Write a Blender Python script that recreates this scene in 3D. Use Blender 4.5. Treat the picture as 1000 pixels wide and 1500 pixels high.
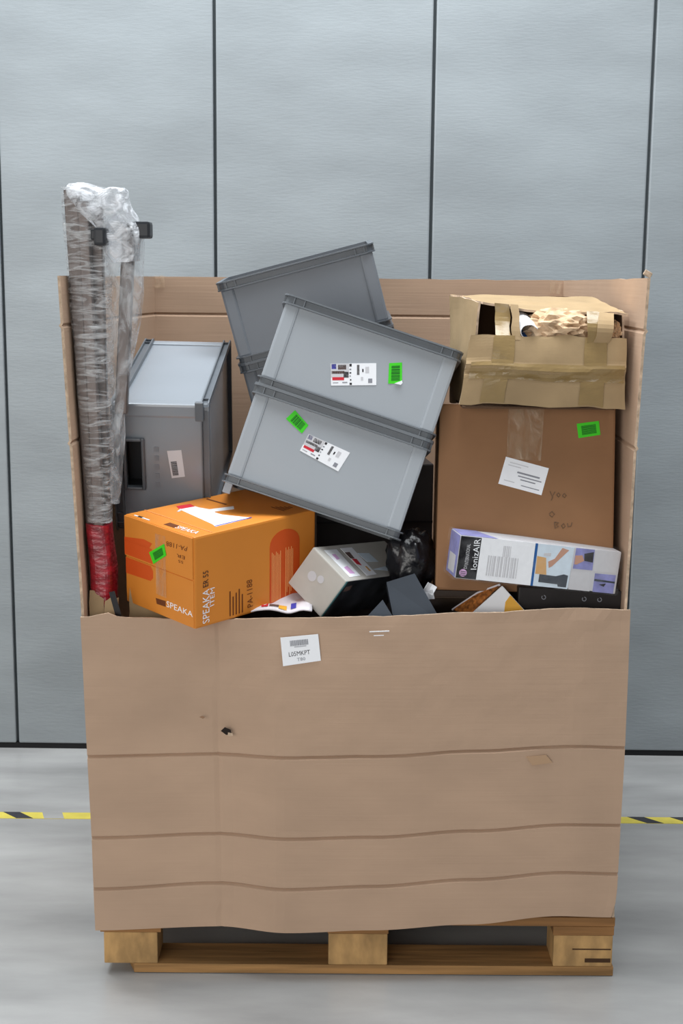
import bpy, bmesh, math, random
from mathutils import Vector, Matrix, Euler, noise

random.seed(4)
for o in list(bpy.data.objects): bpy.data.objects.remove(o, do_unlink=True)
sc = bpy.context.scene
COL = sc.collection

# ------------------------------------------------------------ camera, world, lights, exposure
cam = bpy.data.cameras.new('camera'); camo = bpy.data.objects.new('camera', cam); COL.objects.link(camo)
cam.sensor_fit = 'VERTICAL'; cam.sensor_height = 22.3; cam.sensor_width = 14.9
cam.lens = 1981.0 / 1500.0 * 22.3
cam.clip_start = .05
PITCH, ROLL, YAW = .17146, .00972, .0044
camo.matrix_world = (Matrix.Translation((-.059, -2.936, 1.6074)) @ Matrix.Rotation(-YAW, 4, 'Z')
                     @ Matrix.Rotation(math.pi / 2 - PITCH, 4, 'X') @ Matrix.Rotation(ROLL, 4, 'Z'))
sc.camera = camo

world = bpy.data.worlds.new('world'); sc.world = world; world.use_nodes = True
bg = world.node_tree.nodes['Background']
bg.inputs[0].default_value = (.86, .93, 1.0, 1); bg.inputs[1].default_value = .20

def area(name, loc, target, sx, sy, power, col):
    l = bpy.data.lights.new(name, 'AREA'); l.shape = 'RECTANGLE'; l.size = sx; l.size_y = sy
    l.energy = power; l.color = col
    o = bpy.data.objects.new(name, l); COL.objects.link(o); o.location = loc
    o.rotation_euler = (Vector(target) - Vector(loc)).to_track_quat('-Z', 'Y').to_euler()
    return o
area('roof_light', (-.75, .70, 4.3), (-.7, .80, 0), 5.2, 1.0, 240, (.93, .97, 1.0))
area('roof_light', (-.3, -.62, 4.4), (-.25, -.5, 0), 4.6, .7, 46, (.95, .98, 1.0))
area('door_daylight', (-2.3, -5.4, 1.75), (0, .2, 1.0), 5.0, 2.6, 146, (1.0, .97, .93))
area('side_fill_light', (-5.2, -.3, 2.4), (0, 1.0, .6), 3.0, 2.0, 26, (1.0, .98, .95))  # unseen fill lamp added to brighten the left of the wall

sc.view_settings.view_transform = 'Standard'
sc.view_settings.look = 'None'
sc.view_settings.gamma = 1.0
sc.view_settings.use_curve_mapping = False
sc.view_settings.exposure = 0.07

# ------------------------------------------------------------ materials
def lin(c):
    f = lambda v: v / 12.92 if v <= .04045 else ((v + .055) / 1.055) ** 2.4
    return (f(c[0] / 255), f(c[1] / 255), f(c[2] / 255), 1)

def mat(name, rgb, rough=.6, var=.0, scale=(8, 8, 8), bump=.0, bscale=None, metal=0., spec=.3, var2=None, detail=4):
    """principled surface; var = amount of noise mixed into the colour, bump = fine relief"""
    m = bpy.data.materials.new(name); m.use_nodes = True
    nt = m.node_tree; b = nt.nodes['Principled BSDF']
    b.inputs['Base Color'].default_value = lin(rgb); b.inputs['Roughness'].default_value = rough
    b.inputs['Metallic'].default_value = metal; b.inputs['Specular IOR Level'].default_value = spec
    tc = nt.nodes.new('ShaderNodeTexCoord')
    def nz(s, d=4):
        mp = nt.nodes.new('ShaderNodeMapping'); mp.inputs['Scale'].default_value = s
        nt.links.new(tc.outputs['Object'], mp.inputs['Vector'])
        n = nt.nodes.new('ShaderNodeTexNoise'); n.inputs['Scale'].default_value = 1; n.inputs['Detail'].default_value = d
        nt.links.new(mp.outputs['Vector'], n.inputs['Vector']); return n
    if var:
        n = nz(scale, detail)
        r = nt.nodes.new('ShaderNodeValToRGB')
        a = lin(rgb); k = var2 or tuple(max(0, v * (1 - var)) for v in rgb)
        hi = tuple(min(255, v * (1 + var * .6)) for v in rgb)
        r.color_ramp.elements[0].position = .3; r.color_ramp.elements[0].color = lin(k)
        r.color_ramp.elements[1].position = .7; r.color_ramp.elements[1].color = lin(hi)
        nt.links.new(n.outputs['Fac'], r.inputs['Fac']); nt.links.new(r.outputs['Color'], b.inputs['Base Color'])
    if bump:
        n2 = nz(bscale or scale, 3); bp = nt.nodes.new('ShaderNodeBump')
        bp.inputs['Strength'].default_value = bump; bp.inputs['Distance'].default_value = .01
        nt.links.new(n2.outputs['Fac'], bp.inputs['Height']); nt.links.new(bp.outputs['Normal'], b.inputs['Normal'])
    return m

def film_mat(name, rgb, lo, hi, scale, rough=.18, n0=.38, n1=.68, bump=.5):
    """clear plastic film: see-through, whitened where it creases"""
    m = bpy.data.materials.new(name); m.use_nodes = True; nt = m.node_tree
    b = nt.nodes['Principled BSDF']; out = nt.nodes['Material Output']
    b.inputs['Base Color'].default_value = lin(rgb); b.inputs['Roughness'].default_value = rough
    tr = nt.nodes.new('ShaderNodeBsdfTransparent'); mx = nt.nodes.new('ShaderNodeMixShader')
    tc = nt.nodes.new('ShaderNodeTexCoord'); mp = nt.nodes.new('ShaderNodeMapping'); mp.inputs['Scale'].default_value = scale
    n = nt.nodes.new('ShaderNodeTexNoise'); n.inputs['Scale'].default_value = 1; n.inputs['Detail'].default_value = 6
    n.inputs['Distortion'].default_value = 1.2
    mr = nt.nodes.new('ShaderNodeMapRange'); mr.inputs['From Min'].default_value = n0; mr.inputs['From Max'].default_value = n1
    mr.inputs['To Min'].default_value = lo; mr.inputs['To Max'].default_value = hi
    bp = nt.nodes.new('ShaderNodeBump'); bp.inputs['Strength'].default_value = bump; bp.inputs['Distance'].default_value = .02
    L = nt.links.new
    L(tc.outputs['Object'], mp.inputs['Vector']); L(mp.outputs['Vector'], n.inputs['Vector'])
    L(n.outputs['Fac'], mr.inputs['Value']); L(mr.outputs['Result'], mx.inputs['Fac'])
    L(n.outputs['Fac'], bp.inputs['Height']); L(bp.outputs['Normal'], b.inputs['Normal'])
    L(tr.outputs[0], mx.inputs[1]); L(b.outputs[0], mx.inputs[2]); L(mx.outputs[0], out.inputs['Surface'])
    return m

M = {}
M['panel'] = mat('galvanised_panel', (148, 155, 159), .42, .06, (2.2, 2.2, 6), .07, (30, 30, 160), spec=.35)
M['seam'] = mat('seam_metal', (84, 92, 96), .6)
M['rubber'] = mat('black_rubber', (24, 24, 26), .7)
M['floor'] = mat('concrete', (171, 171, 170), .25, .13, (1.6, 5.5, 1), .03, (60, 60, 60), detail=7, spec=.5)
M['tape_y'] = mat('tape_yellow', (222, 206, 92), .5, .05, (20, 20, 20))
M['tape_k'] = mat('tape_black', (58, 58, 64), .5, .1, (20, 20, 20))
M['wood'] = mat('pallet_wood', (164, 124, 78), .75, .22, (3, 40, 60), .15, (4, 60, 90))
M['wood_end'] = mat('pallet_block', (186, 148, 98), .8, .16, (30, 30, 14), .15, (60, 60, 60))
M['wood_dark'] = mat('pallet_board_dark', (136, 98, 60), .8, .22, (3, 40, 60), .15, (4, 60, 90))
M['knot'] = mat('wood_knot', (70, 48, 30), .85)
M['card'] = mat('cardboard', (184, 156, 133), .8, .035, (4, 4, 9), .05, (3, 3, 160), spec=.15)
M['card_in'] = mat('cardboard_inside', (180, 149, 122), .8, .035, (4, 4, 9), .04, (3, 3, 160), spec=.15)
M['card_edge'] = mat('cardboard_edge', (196, 172, 148), .9, .2, (60, 60, 60))
M['card_brown'] = mat('brown_carton', (146, 108, 77), .75, .05, (6, 6, 6), .04, (4, 4, 90), spec=.2)
M['kraft'] = mat('kraft_old', (168, 144, 110), .8, .06, (10, 10, 10), .12, (20, 20, 20), spec=.2)
M['kraft_tape'] = mat('packing_tape', (150, 126, 84), .28, .05, (25, 25, 25), .15, (25, 25, 60), spec=.5)
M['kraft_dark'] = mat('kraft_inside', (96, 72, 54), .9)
M['paper_tan'] = mat('packing_paper', (214, 184, 150), .85, .14, (30, 30, 30), .3, (40, 40, 40))
M['dirt'] = mat('dirt_stain', (150, 118, 92), .85)
M['tape_mark'] = mat('old_tape_mark', (178, 146, 116), .6)
M['hole'] = mat('torn_hole', (40, 32, 28), .9)
M['tote'] = mat('grey_tote_plastic', (160, 166, 172), .42, .015, (5, 5, 5), .02, (120, 120, 120), spec=.4)
M['tote_rim_shaded'] = mat('grey_tote_rim_shaded', (108, 113, 118), .36, .03, (20, 20, 20), spec=.5)  # darker than the body: shade under the flanges put into the colour
M['tote_d'] = mat('dark_grey_tote_plastic', (122, 127, 134), .4, .02, (5, 5, 5), .02, (120, 120, 120), spec=.45)
M['tote_d_rim'] = mat('dark_grey_tote_rim', (92, 97, 103), .34, .03, (20, 20, 20), spec=.5)
M['tote_l'] = mat('glossy_grey_tote_plastic', (134, 140, 147), .24, .02, (5, 5, 5), spec=.65)
M['white'] = mat('label_white', (243, 245, 249), .5)
M['green'] = mat('sticker_green', (68, 214, 36), .5)
M['green_k'] = mat('sticker_print', (22, 108, 26), .6)
M['ink'] = mat('black_ink', (42, 40, 44), .6)
M['grey_ink'] = mat('grey_ink', (140, 142, 150), .6)
M['red_ink'] = mat('red_ink', (208, 42, 58), .5)
M['blue_ink'] = mat('blue_ink', (72, 74, 178), .5)
M['blue_line'] = mat('blue_line', (42, 96, 160), .5)
M['brown_ink'] = mat('brown_ink', (104, 84, 80), .6)
M['tan_ink'] = mat('tan_photo', (214, 168, 112), .5)
M['skin_ink'] = mat('skin_photo', (196, 150, 128), .5)
M['lilac'] = mat('lilac_photo', (140, 142, 196), .45, .12, (40, 40, 40))
M['pale_blue'] = mat('pale_blue_photo', (214, 228, 240), .45, .03, (40, 40, 40))
M['pale_grey'] = mat('pale_grey_print', (204, 204, 208), .5)
M['orange'] = mat('orange_carton', (222, 138, 52), .45, .025, (6, 6, 6), spec=.35)
M['orange_edge'] = mat('orange_edge', (238, 170, 104), .7)
M['orange_red'] = mat('orange_red_print', (214, 86, 30), .45, spec=.35)
M['print_brown'] = mat('brown_print', (110, 58, 26), .6)
M['grey_card'] = mat('grey_product_box', (190, 187, 180), .5, .05, (12, 12, 12))
M['dark_photo'] = mat('dark_print', (54, 58, 64), .35, .45, (26, 26, 26), spec=.5)
M['teal_edge'] = mat('teal_edge', (92, 150, 156), .5)
M['slate'] = mat('slate_box', (66, 72, 80), .45, .03, (20, 20, 20))
M['black_box'] = mat('black_box', (44, 40, 40), .5, .1, (20, 20, 20))
M['black_gloss'] = mat('black_gloss', (28, 27, 30), .3)
M['black_film'] = mat('black_film', (22, 22, 26), .3, bump=.3, bscale=(45, 45, 45), spec=.6)
M['rail'] = mat('brown_grey_rail', (98, 88, 84), .4, .16, (60, 60, 7), metal=.35)
M['cap'] = mat('black_plastic_cap', (44, 46, 50), .4)
M['red_bag'] = mat('red_film', (150, 26, 42), .3, .3, (30, 30, 60), .4, (40, 40, 90), spec=.6)
M['film'] = film_mat('clear_stretch_film', (226, 228, 230), .07, .70, (16, 16, 85), .2, .43, .74, .7)
M['film_bag'] = film_mat('clear_bag_film', (222, 226, 230), .10, .70, (30, 30, 16), .2, .42, .74, .6)
M['film_top'] = film_mat('white_film', (232, 235, 240), .15, .95, (26, 26, 34), .2, .36, .62)
M['film_thin'] = film_mat('thin_film', (236, 238, 242), .0, .07, (30, 30, 30), .1)
M['clear_tape'] = film_mat('clear_tape', (214, 190, 160), .04, .22, (40, 40, 14), .15)
M['leaf_print'] = mat('leaf_print', (164, 102, 48), .5, .5, (90, 90, 90), var2=(70, 40, 24))
M['yellow_print'] = mat('yellow_print', (236, 176, 58), .5)
M['bag_white'] = mat('printed_bag', (226, 222, 228), .3, .05, (30, 30, 30), .2, (40, 40, 40))

# ------------------------------------------------------------ helpers
class MB:
    """collects faces, each with a material, for ONE mesh object"""
    def __init__(s): s.v = []; s.f = []; s.m = []; s.mats = []
    def mi(s, m):
        m = M[m] if isinstance(m, str) else m
        if m not in s.mats: s.mats.append(m)
        return s.mats.index(m)
    def add(s, vs, fs, m):
        n = len(s.v); k = s.mi(m); s.v += [tuple(v) for v in vs]
        for f in fs: s.f.append(tuple(n + i for i in f)); s.m.append(k)
    def box(s, c, d, m, rot=None, top=1.0):
        """box centre c, size d; top = scale of the top face"""
        vs = []
        for z in (-1, 1):
            k = 1 if z < 0 else top
            for x, y in ((-1, -1), (1, -1), (1, 1), (-1, 1)):
                v = Vector((x * d[0] / 2 * k, y * d[1] / 2 * k, z * d[2] / 2))
                if rot is not None: v = rot @ v
                vs.append(v + Vector(c))
        s.add(vs, [(3, 2, 1, 0), (4, 5, 6, 7), (0, 1, 5, 4), (1, 2, 6, 5), (2, 3, 7, 6), (3, 0, 4, 7)], m)
    def bbox(s, c, d, m, b=.004, rot=None):
        """box with bevelled edges"""
        bm = bmesh.new(); bmesh.ops.create_cube(bm, size=1)
        for v in bm.verts: v.co = Vector((v.co.x * d[0], v.co.y * d[1], v.co.z * d[2]))
        bmesh.ops.bevel(bm, geom=bm.edges[:], offset=b, segments=2, profile=.6, affect='EDGES')
        bm.verts.index_update()
        vs = [((rot @ v.co) if rot is not None else v.co.copy()) + Vector(c) for v in bm.verts]
        s.add(vs, [[v.index for v in f.verts] for f in bm.faces], m); bm.free()
    def ring(s, w, d, prof, r, m, z0=0., seg=3):
        """sweeps a closed profile [(outset, z)] round a rounded rectangle w x d"""
        pts = []
        for cx, cy, a0 in ((1, 1, 0), (-1, 1, 90), (-1, -1, 180), (1, -1, 270)):
            for i in range(seg + 1):
                a = math.radians(a0 + 90 * i / seg)
                pts.append((cx * (w / 2 - r) + r * math.cos(a), cy * (d / 2 - r) + r * math.sin(a), math.cos(a), math.sin(a)))
        n, k = len(pts), len(prof)
        vs = [(x + o * nx, y + o * ny, z0 + z) for (x, y, nx, ny) in pts for (o, z) in prof]
        fs = [(i * k + j, ((i + 1) % n) * k + j, ((i + 1) % n) * k + (j + 1) % k, i * k + (j + 1) % k) for i in range(n) for j in range(k)]
        s.add(vs, fs, m)
    def tube(s, pts, rad, m, n=8, cap=True):
        rings = []
        for i, p in enumerate(pts):
            p = Vector(p); a = Vector(pts[max(i - 1, 0)]); b = Vector(pts[min(i + 1, len(pts) - 1)])
            t = (b - a).normalized(); q = t.to_track_quat('Z', 'Y')
            r = rad[i] if isinstance(rad, (list, tuple)) else rad
            rings.append([p + q @ Vector((r * math.cos(2 * math.pi * k / n), r * math.sin(2 * math.pi * k / n), 0)) for k in range(n)])
        vs = [v for rg in rings for v in rg]
        fs = [(i * n + k, i * n + (k + 1) % n, (i + 1) * n + (k + 1) % n, (i + 1) * n + k) for i in range(len(pts) - 1) for k in range(n)]
        if cap: fs += [tuple(range(n - 1, -1, -1)), tuple(range(len(vs) - n, len(vs)))]
        s.add(vs, fs, m)
    def build(s, name, parent=None, smooth=False):
        me = bpy.data.meshes.new(name); me.from_pydata(s.v, [], s.f)
        for m in s.mats: me.materials.append(m)
        for p, k in zip(me.polygons, s.m): p.material_index = k; p.use_smooth = smooth
        me.update()
        bm = bmesh.new(); bm.from_mesh(me); bmesh.ops.recalc_face_normals(bm, faces=bm.faces[:]); bm.to_mesh(me); bm.free()
        o = bpy.data.objects.new(name, me); COL.objects.link(o)
        if parent: o.parent = parent
        return o

def tag(o, label=None, cat=None, group=None, kind=None):
    for k, v in (('label', label), ('category', cat), ('group', group), ('kind', kind)):
        if v: o[k] = v
    return o

def thing(name, label, cat, loc=(0, 0, 0), rot=(0, 0, 0), group=None):
    o = bpy.data.objects.new(name, None); COL.objects.link(o); o.empty_display_size = .05
    o.location = loc; o.rotation_euler = rot
    return tag(o, label, cat, group)

def from_centre(loc, eul, h):
    """base point of a box whose centre is loc"""
    return Vector(loc) + Euler(eul).to_matrix() @ Vector((0, 0, -h / 2))

def interp(x, xs, ys):
    if x <= xs[0]: return ys[0]
    for i in range(len(xs) - 1):
        if x <= xs[i + 1]:
            return ys[i] + (ys[i + 1] - ys[i]) * (x - xs[i]) / (xs[i + 1] - xs[i])
    return ys[-1]

def sheet(name, fn, us, vs, th, m, parent=None, edge=None, inner=None, smooth=False):
    """a sheet with thickness through the points fn(u, v)"""
    nu, nv = len(us), len(vs); P = [[Vector(fn(u, v)) for u in us] for v in vs]
    N = []
    for j in range(nv):
        row = []
        for i in range(nu):
            du = P[j][min(i + 1, nu - 1)] - P[j][max(i - 1, 0)]; dv = P[min(j + 1, nv - 1)][i] - P[max(j - 1, 0)][i]
            n = du.cross(dv); row.append(n.normalized() if n.length > 1e-9 else Vector((0, -1, 0)))
        N.append(row)
    b = MB(); A = [P[j][i] + N[j][i] * th / 2 for j in range(nv) for i in range(nu)]; B = [P[j][i] - N[j][i] * th / 2 for j in range(nv) for i in range(nu)]
    q = [(j * nu + i, j * nu + i + 1, (j + 1) * nu + i + 1, (j + 1) * nu + i) for j in range(nv - 1) for i in range(nu - 1)]
    n = nu * nv
    allv = A + B
    b.add(allv, q, m)
    fs2 = [tuple(n + k for k in reversed(f)) for f in q]
    k = b.mi(inner or m)
    for f in fs2: b.f.append(f); b.m.append(k)
    loop = [i for i in range(nu)] + [j * nu + nu - 1 for j in range(1, nv)] + [(nv - 1) * nu + i for i in range(nu - 2, -1, -1)] + [j * nu for j in range(nv - 2, 0, -1)]
    k = b.mi(edge or m)
    for a, c in zip(loop, loop[1:] + loop[:1]): b.f.append((a, n + a, n + c, c)); b.m.append(k)
    return b.build(name, parent, smooth)

def sinterp(x, xs, ys):
    if x <= xs[0]: return ys[0]
    for i in range(len(xs) - 1):
        if x <= xs[i + 1]:
            t = (x - xs[i]) / (xs[i + 1] - xs[i]); t = t * t * (3 - 2 * t)
            return ys[i] + (ys[i + 1] - ys[i]) * t
    return ys[-1]

def lsp(a, b, n): return [a + (b - a) * i / n for i in range(n + 1)]

# faces of a box thing (origin at its base centre): (point of the face centre, u, v, normal)
def face(d, which):
    x, y, z = d
    return {'front': (Vector((0, -y / 2, z / 2)), Vector((1, 0, 0)), Vector((0, 0, 1)), Vector((0, -1, 0))),
            'left': (Vector((-x / 2, 0, z / 2)), Vector((0, -1, 0)), Vector((0, 0, 1)), Vector((-1, 0, 0))),
            'top': (Vector((0, 0, z)), Vector((1, 0, 0)), Vector((0, 1, 0)), Vector((0, 0, 1)))}[which]

def poly(b, F, uv, m, h=.0006, base=0.):
    """flat patch of print or a label, h thick, on face F"""
    o, u, v, n = F
    area2 = sum(a[0] * c[1] - c[0] * a[1] for a, c in zip(uv, uv[1:] + uv[:1]))
    if area2 < 0: uv = uv[::-1]
    k = len(uv)
    lo = [o + u * p[0] + v * p[1] + n * base for p in uv]; hi = [p + n * h for p in lo]
    b.add(lo + hi, [tuple(range(k, 2 * k)), tuple(range(k - 1, -1, -1))] + [(i, (i + 1) % k, k + (i + 1) % k, k + i) for i in range(k)], m)

def bil(q, s, t):
    """point of quad q = (TL, TR, BR, BL) at s right, t down"""
    a = [q[0][i] + (q[1][i] - q[0][i]) * s for i in (0, 1)]; c = [q[3][i] + (q[2][i] - q[3][i]) * s for i in (0, 1)]
    return (a[0] + (c[0] - a[0]) * t, a[1] + (c[1] - a[1]) * t)

def sub(q, s0, t0, s1, t1): return [bil(q, s0, t0), bil(q, s1, t0), bil(q, s1, t1), bil(q, s0, t1)]

def label(name, parent, F, q, m, prints, lab=None, child='print', base=0.):
    """sticker on a face; prints = [(s0, t0, s1, t1, material)] or ('bars', s0, t0, s1, t1, material, n, vertical)"""
    b = MB(); poly(b, F, q, m, .0008, base); o = b.build(name, parent)
    if lab: o['label'] = lab
    p = MB(); h0 = base + .0008
    for e in prints:
        if e[0] == 'bars':
            _, s0, t0, s1, t1, mm, n, vert = e; rnd = random.Random(n)
            x = 0.; cuts = []
            while x < 1:
                w = rnd.uniform(.35, 1.1) / n; cuts.append((x, min(1, x + w * .62))); x += w
            for a, c in cuts:
                if vert: poly(p, F, sub(q, s0 + (s1 - s0) * a, t0, s0 + (s1 - s0) * c, t1), mm, .0004, h0)
                else: poly(p, F, sub(q, s0, t0 + (t1 - t0) * a, s1, t0 + (t1 - t0) * c), mm, .0004, h0)
        else: poly(p, F, sub(q, *e[:4]), e[4], .0004, h0)
    if prints: p.build(child, o)
    return o

_font = {}
def text_mesh(txt):
    if txt in _font: return _font[txt]
    cu = bpy.data.curves.new('lettering', 'FONT'); cu.body = txt; cu.resolution_u = 2
    o = bpy.data.objects.new('lettering', cu); COL.objects.link(o)
    dg = bpy.context.evaluated_depsgraph_get(); dg.update()
    me = bpy.data.meshes.new_from_object(o.evaluated_get(dg))
    vs = [v.co.copy() for v in me.vertices]; fs = [tuple(p.vertices) for p in me.polygons]
    bpy.data.objects.remove(o, do_unlink=True); bpy.data.meshes.remove(me)
    x0 = min(v.x for v in vs); x1 = max(v.x for v in vs); y0 = min(v.y for v in vs); y1 = max(v.y for v in vs)
    vs = [((v.x - x0) / (x1 - x0), 1 - (v.y - y0) / (y1 - y0)) for v in vs]
    _font[txt] = (vs, fs); return _font[txt]

def lettering(name, txt, parent, F, q, m, base=.0008, turn=0):
    """words filling quad q; turn = quarter turns anticlockwise of the reading direction"""
    q = list(q); q = q[-turn:] + q[:-turn] if turn else q
    vs, fs = text_mesh(txt); o, u, v, n = F; b = MB()
    pts = []
    for s, t in vs:
        p = bil(q, s, t); pts.append(o + u * p[0] + v * p[1] + n * base)
    b.add(pts, fs, m)
    ob = b.build(name, parent); return ob

# ------------------------------------------------------------ setting
WY = lambda x: 1.5065 - .0118 * x
b = MB(); b.box((0, .0, -.05), (14, 11, .1), 'floor'); tag(b.build('floor'), kind='structure')
wall = thing('wall_back', None, None); wall['kind'] = 'structure'
wrot = Matrix.Rotation(math.atan(-.0118), 3, 'Z')
b = MB(); b.box((.2, WY(.2) + .052, 1.75), (6.4, .06, 3.5), 'seam', wrot); b.build('backing_sheet', wall)
seams = [-2.531, -1.838, -1.1462, -.4541, .2388, .9280, 1.62, 2.31, 3.0]
for a, c in zip(seams, seams[1:]):
    bm = MB(); x = (a + c) / 2
    bm.bbox((x, WY(x) + .012, 1.769), (c - a - .0095, .024, 3.5), 'panel', .005, wrot); bm.build('panel', wall)
b = MB(); b.box((.2, WY(.2) + .018, .0095), (6.4, .03, .019), 'rubber', wrot); b.build('bottom_seal', wall)

# hazard tape on the floor, two lengths that run under the pallet
def hazard_tape(x0, x1, lab, gap=None):
    t = thing('hazard_tape', lab, 'floor tape', ((x0 + x1) / 2, .93, .0), group='lengths of hazard tape on the floor')
    r = random.Random(3); w = .047; ctr = (x0 + x1) / 2
    b = MB(); b.box((0, 0, .0006), (x1 - x0, w, .0012), 'tape_y'); b.build('yellow_strip', t)
    return t, w, ctr
t, w, cx = hazard_tape(-1.9, -.78, 'yellow and black floor tape with a worn patch, left of the pallet')
def stripe(t, cx, x, L=.05, dx=.05, m='tape_k', nm='black_stripe'):
    b = MB(); w = .047; z0, z1 = .0012, .0018
    P = [(x - cx, w / 2), (x + L - cx, w / 2), (x + L + dx - cx, -w / 2), (x + dx - cx, -w / 2)]
    b.add([(p[0], p[1], z0) for p in P] + [(p[0], p[1], z1) for p in P], [(4, 5, 6, 7), (3, 2, 1, 0), (0, 1, 5, 4), (1, 2, 6, 5), (2, 3, 7, 6), (3, 0, 4, 7)], m)
    return b.build(nm, t)
for x in (-1.80, -1.66, -1.52, -1.38, -1.24, -1.058): stripe(t, cx, x)
o = stripe(t, cx, -.94, .06, .015, 'floor', 'worn_patch'); o['label'] = 'patch where the tape has worn off'
t, w, cx = hazard_tape(.76, 1.95, 'yellow and black floor tape right of the pallet')
for x in (.835, .965, 1.095, 1.225, 1.355, 1.485, 1.615, 1.745): stripe(t, cx, x)

# ------------------------------------------------------------ pallet
PD = .98
pal = thing('pallet', 'wooden pallet under the big open cardboard box', 'pallet', (0, PD / 2, .002))
for i, y in enumerate((-PD / 2 + .05, 0, PD / 2 - .05)):
    for x in (-.5275, 0 + .002, .5275):
        b = MB(); z0 = .022
        b.bbox((x, y, z0 + .039), (.125 if x < -.1 else .138, .1, .078), 'wood_end', .003)
        blk = b.build('block', pal)
        if i == 0 and x > .1:
            k = MB(); k.box((x + .035, y - .0502, .038), (.06, .001, .010), 'knot'); k.box((x + .02, y - .0502, .066), (.09, .001, .003), 'knot')
            k.build('dark_crack', blk)
for i, y in enumerate((-PD / 2 + .05, 0, PD / 2 - .05)):
    b = MB()
    if i == 0:
        v = [(-.52, -.05), (.6, -.05), (.6, .05), (-.56, .05)]
        b.add([(x, y + q, 0) for x, q in v] + [(x, y + q, .022) for x, q in v], [(3, 2, 1, 0), (4, 5, 6, 7), (0, 1, 5, 4), (1, 2, 6, 5), (2, 3, 7, 6), (3, 0, 4, 7)], 'wood')
    else: b.bbox((0, y, .011), (1.2, .1, .022), 'wood_dark', .002)
    b.build('bottom_board', pal)
for x in (-.5275, .002, .5275):
    b = MB(); b.bbox((x, 0, .111), (.142, PD, .022), 'wood_dark', .002); b.build('stringer_board', pal)
for k, y in enumerate(lsp(-PD / 2 + .065, PD / 2 - .065, 5)):
    b = MB(); b.bbox((0, y, .133), (1.2, .128, .022), 'wood_dark', .002); b.build('deck_board', pal)

# ------------------------------------------------------------ the big open box
gb = thing('pallet_box', 'big open cardboard box with a low front and tall back, standing on the pallet', 'cardboard box', (0, .48, .146))
def G(p): return Vector(p) - Vector((0, .48, .146))
NX = [-.615, -.32, -.17, .03, .26, .475, .598]
ZT = dict(top=[.862, .859, .863, .868, .8794, .8908, .8886],
          f1=[.5373, .5462, .5380, .5427, .557, .5707, .5687],
          f2=[.3430, .3554, .3434, .350, .367, .3835, .3828],
          f3=[.2184, .2359, .2204, .230, .249, .2675, .2652],
          bot=[.1175, .1300, .1143, .1227, .139, .1619, .1594])
YB = [-.020, -.008, -.042, -.040, -.030, -.022, -.012]
YT = [-.012, -.020, -.026, -.030, -.026, -.018, -.004]
XL = lambda z: interp(z, [.1175, .343, .537, .862], [-.605, -.6085, -.6142, -.6235])
XR = lambda z: interp(z, [.159, .20, .5687, .8886], [.586, .597, .600, .5995])
rows = []
for a, c, n in (('bot', 'f3', 3), ('f3', 'f2', 3), ('f2', 'f1', 4), ('f1', 'top', 10)):
    for i in range(n): rows.append((a, c, i / n))
    rows_end = c
VR = []     # (row a, row b, t, groove)
for a, c, n in (('bot', 'f3', 3), ('f3', 'f2', 3), ('f2', 'f1', 4), ('f1', 'top', 12)):
    Lm = {'bot': .10, 'f3': .118, 'f2': .19, 'f1': .325}[a]; e = .0055 / Lm
    ts = ([0.] if a != 'bot' else [0.]) + ([e] if a != 'bot' else []) + [i / n for i in range(1, n)] + ([1 - e] if c != 'top' else []) + ([1.] if c == 'top' else [])
    for t_ in ts: VR.append((a, c, t_, (a != 'bot' and t_ == 0.)))
US = sorted(set([0, 1] + [(x + .615) / 1.213 for x in NX[1:-1]] + lsp(0, 1, 60)))
def front_pt(u, k):
    a, c, t_, groove = VR[int(k)]
    x0 = -.615 + 1.213 * u
    za = sinterp(x0, NX, ZT[a]); zc = sinterp(x0, NX, ZT[c]); z = za + (zc - za) * t_
    yy = sinterp(x0, NX, YB); yt = sinterp(x0, NX, YT)
    g = max(0, min(1, (z - .5) / .36)); y = yy + (yt - yy) * g * g
    z += (-.02 - y) * (1.607 - z) / 2.92
    x = XL(z) + (XR(z) - XL(z)) * u
    if a == 'f1':
        y += .0030 * noise.noise(Vector((x * 5, z * 5, 3))) + .0012 * noise.noise(Vector((x * 22, z * 22, 8)))
        if c == 'top' and t_ > .93:
            z += .0022 * noise.noise(Vector((x * 30, 1, 0))) + (.010 * math.exp(-((x + .565) / .02) ** 2) if t_ == 1 else 0)
            y += .006 * noise.noise(Vector((x * 9, 5, 0))) * (t_ - .93) / .07
    else:
        y += .0015 * noise.noise(Vector((x * 7, z * 9, 3)))
    if groove: y += .0068
    # soft vertical crease in the board
    y += .0022 * math.exp(-((x + .318) / .004) ** 2)
    return G((x, y, z))
fp = sheet('front_panel', front_pt, US, list(range(len(VR))), .006, 'card', gb, 'card_edge', 'card_in', smooth=False)
fp['label'] = 'low front panel with three fold lines'

def side_pt(side):
    def f(u, z):
        if side < 0:
            xf = interp(z, [.15, .87, 1.612], [-.606, -.620, -.655]); xb = -.584
        else:
            xf = interp(z, [.15, .896, 1.2457, 1.619], [.592, .590, .594, .606]); xb = .588
        y = -.004 + .984 * u; zt = z
        x = xf + (xb - xf) * u + side * .012 * math.sin(math.pi * u) * (z > .3)
        if z > 1.6: zt = z + (-.0 if side < 0 else .007 * (1 - u)) + .002 * noise.noise(Vector((u * 14, side, 2)))
        for f0 in (1.50, 1.246):
            if abs(z - f0) < .001: x += side * .004
        x += .0025 * noise.noise(Vector((u * 4, z * 4, side * 3)))
        return G((x, y, zt))
    return f
zs = sorted(lsp(.15, 1.606, 18) + [1.494, 1.50, 1.506, 1.24, 1.246, 1.252])
for side, nm in ((-1, 'left_panel'), (1, 'right_panel')):
    o = sheet(nm, side_pt(side), lsp(0, 1, 12), zs, .006, 'card', gb, 'card_edge', 'card_in' if side < 0 else 'card')
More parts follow.
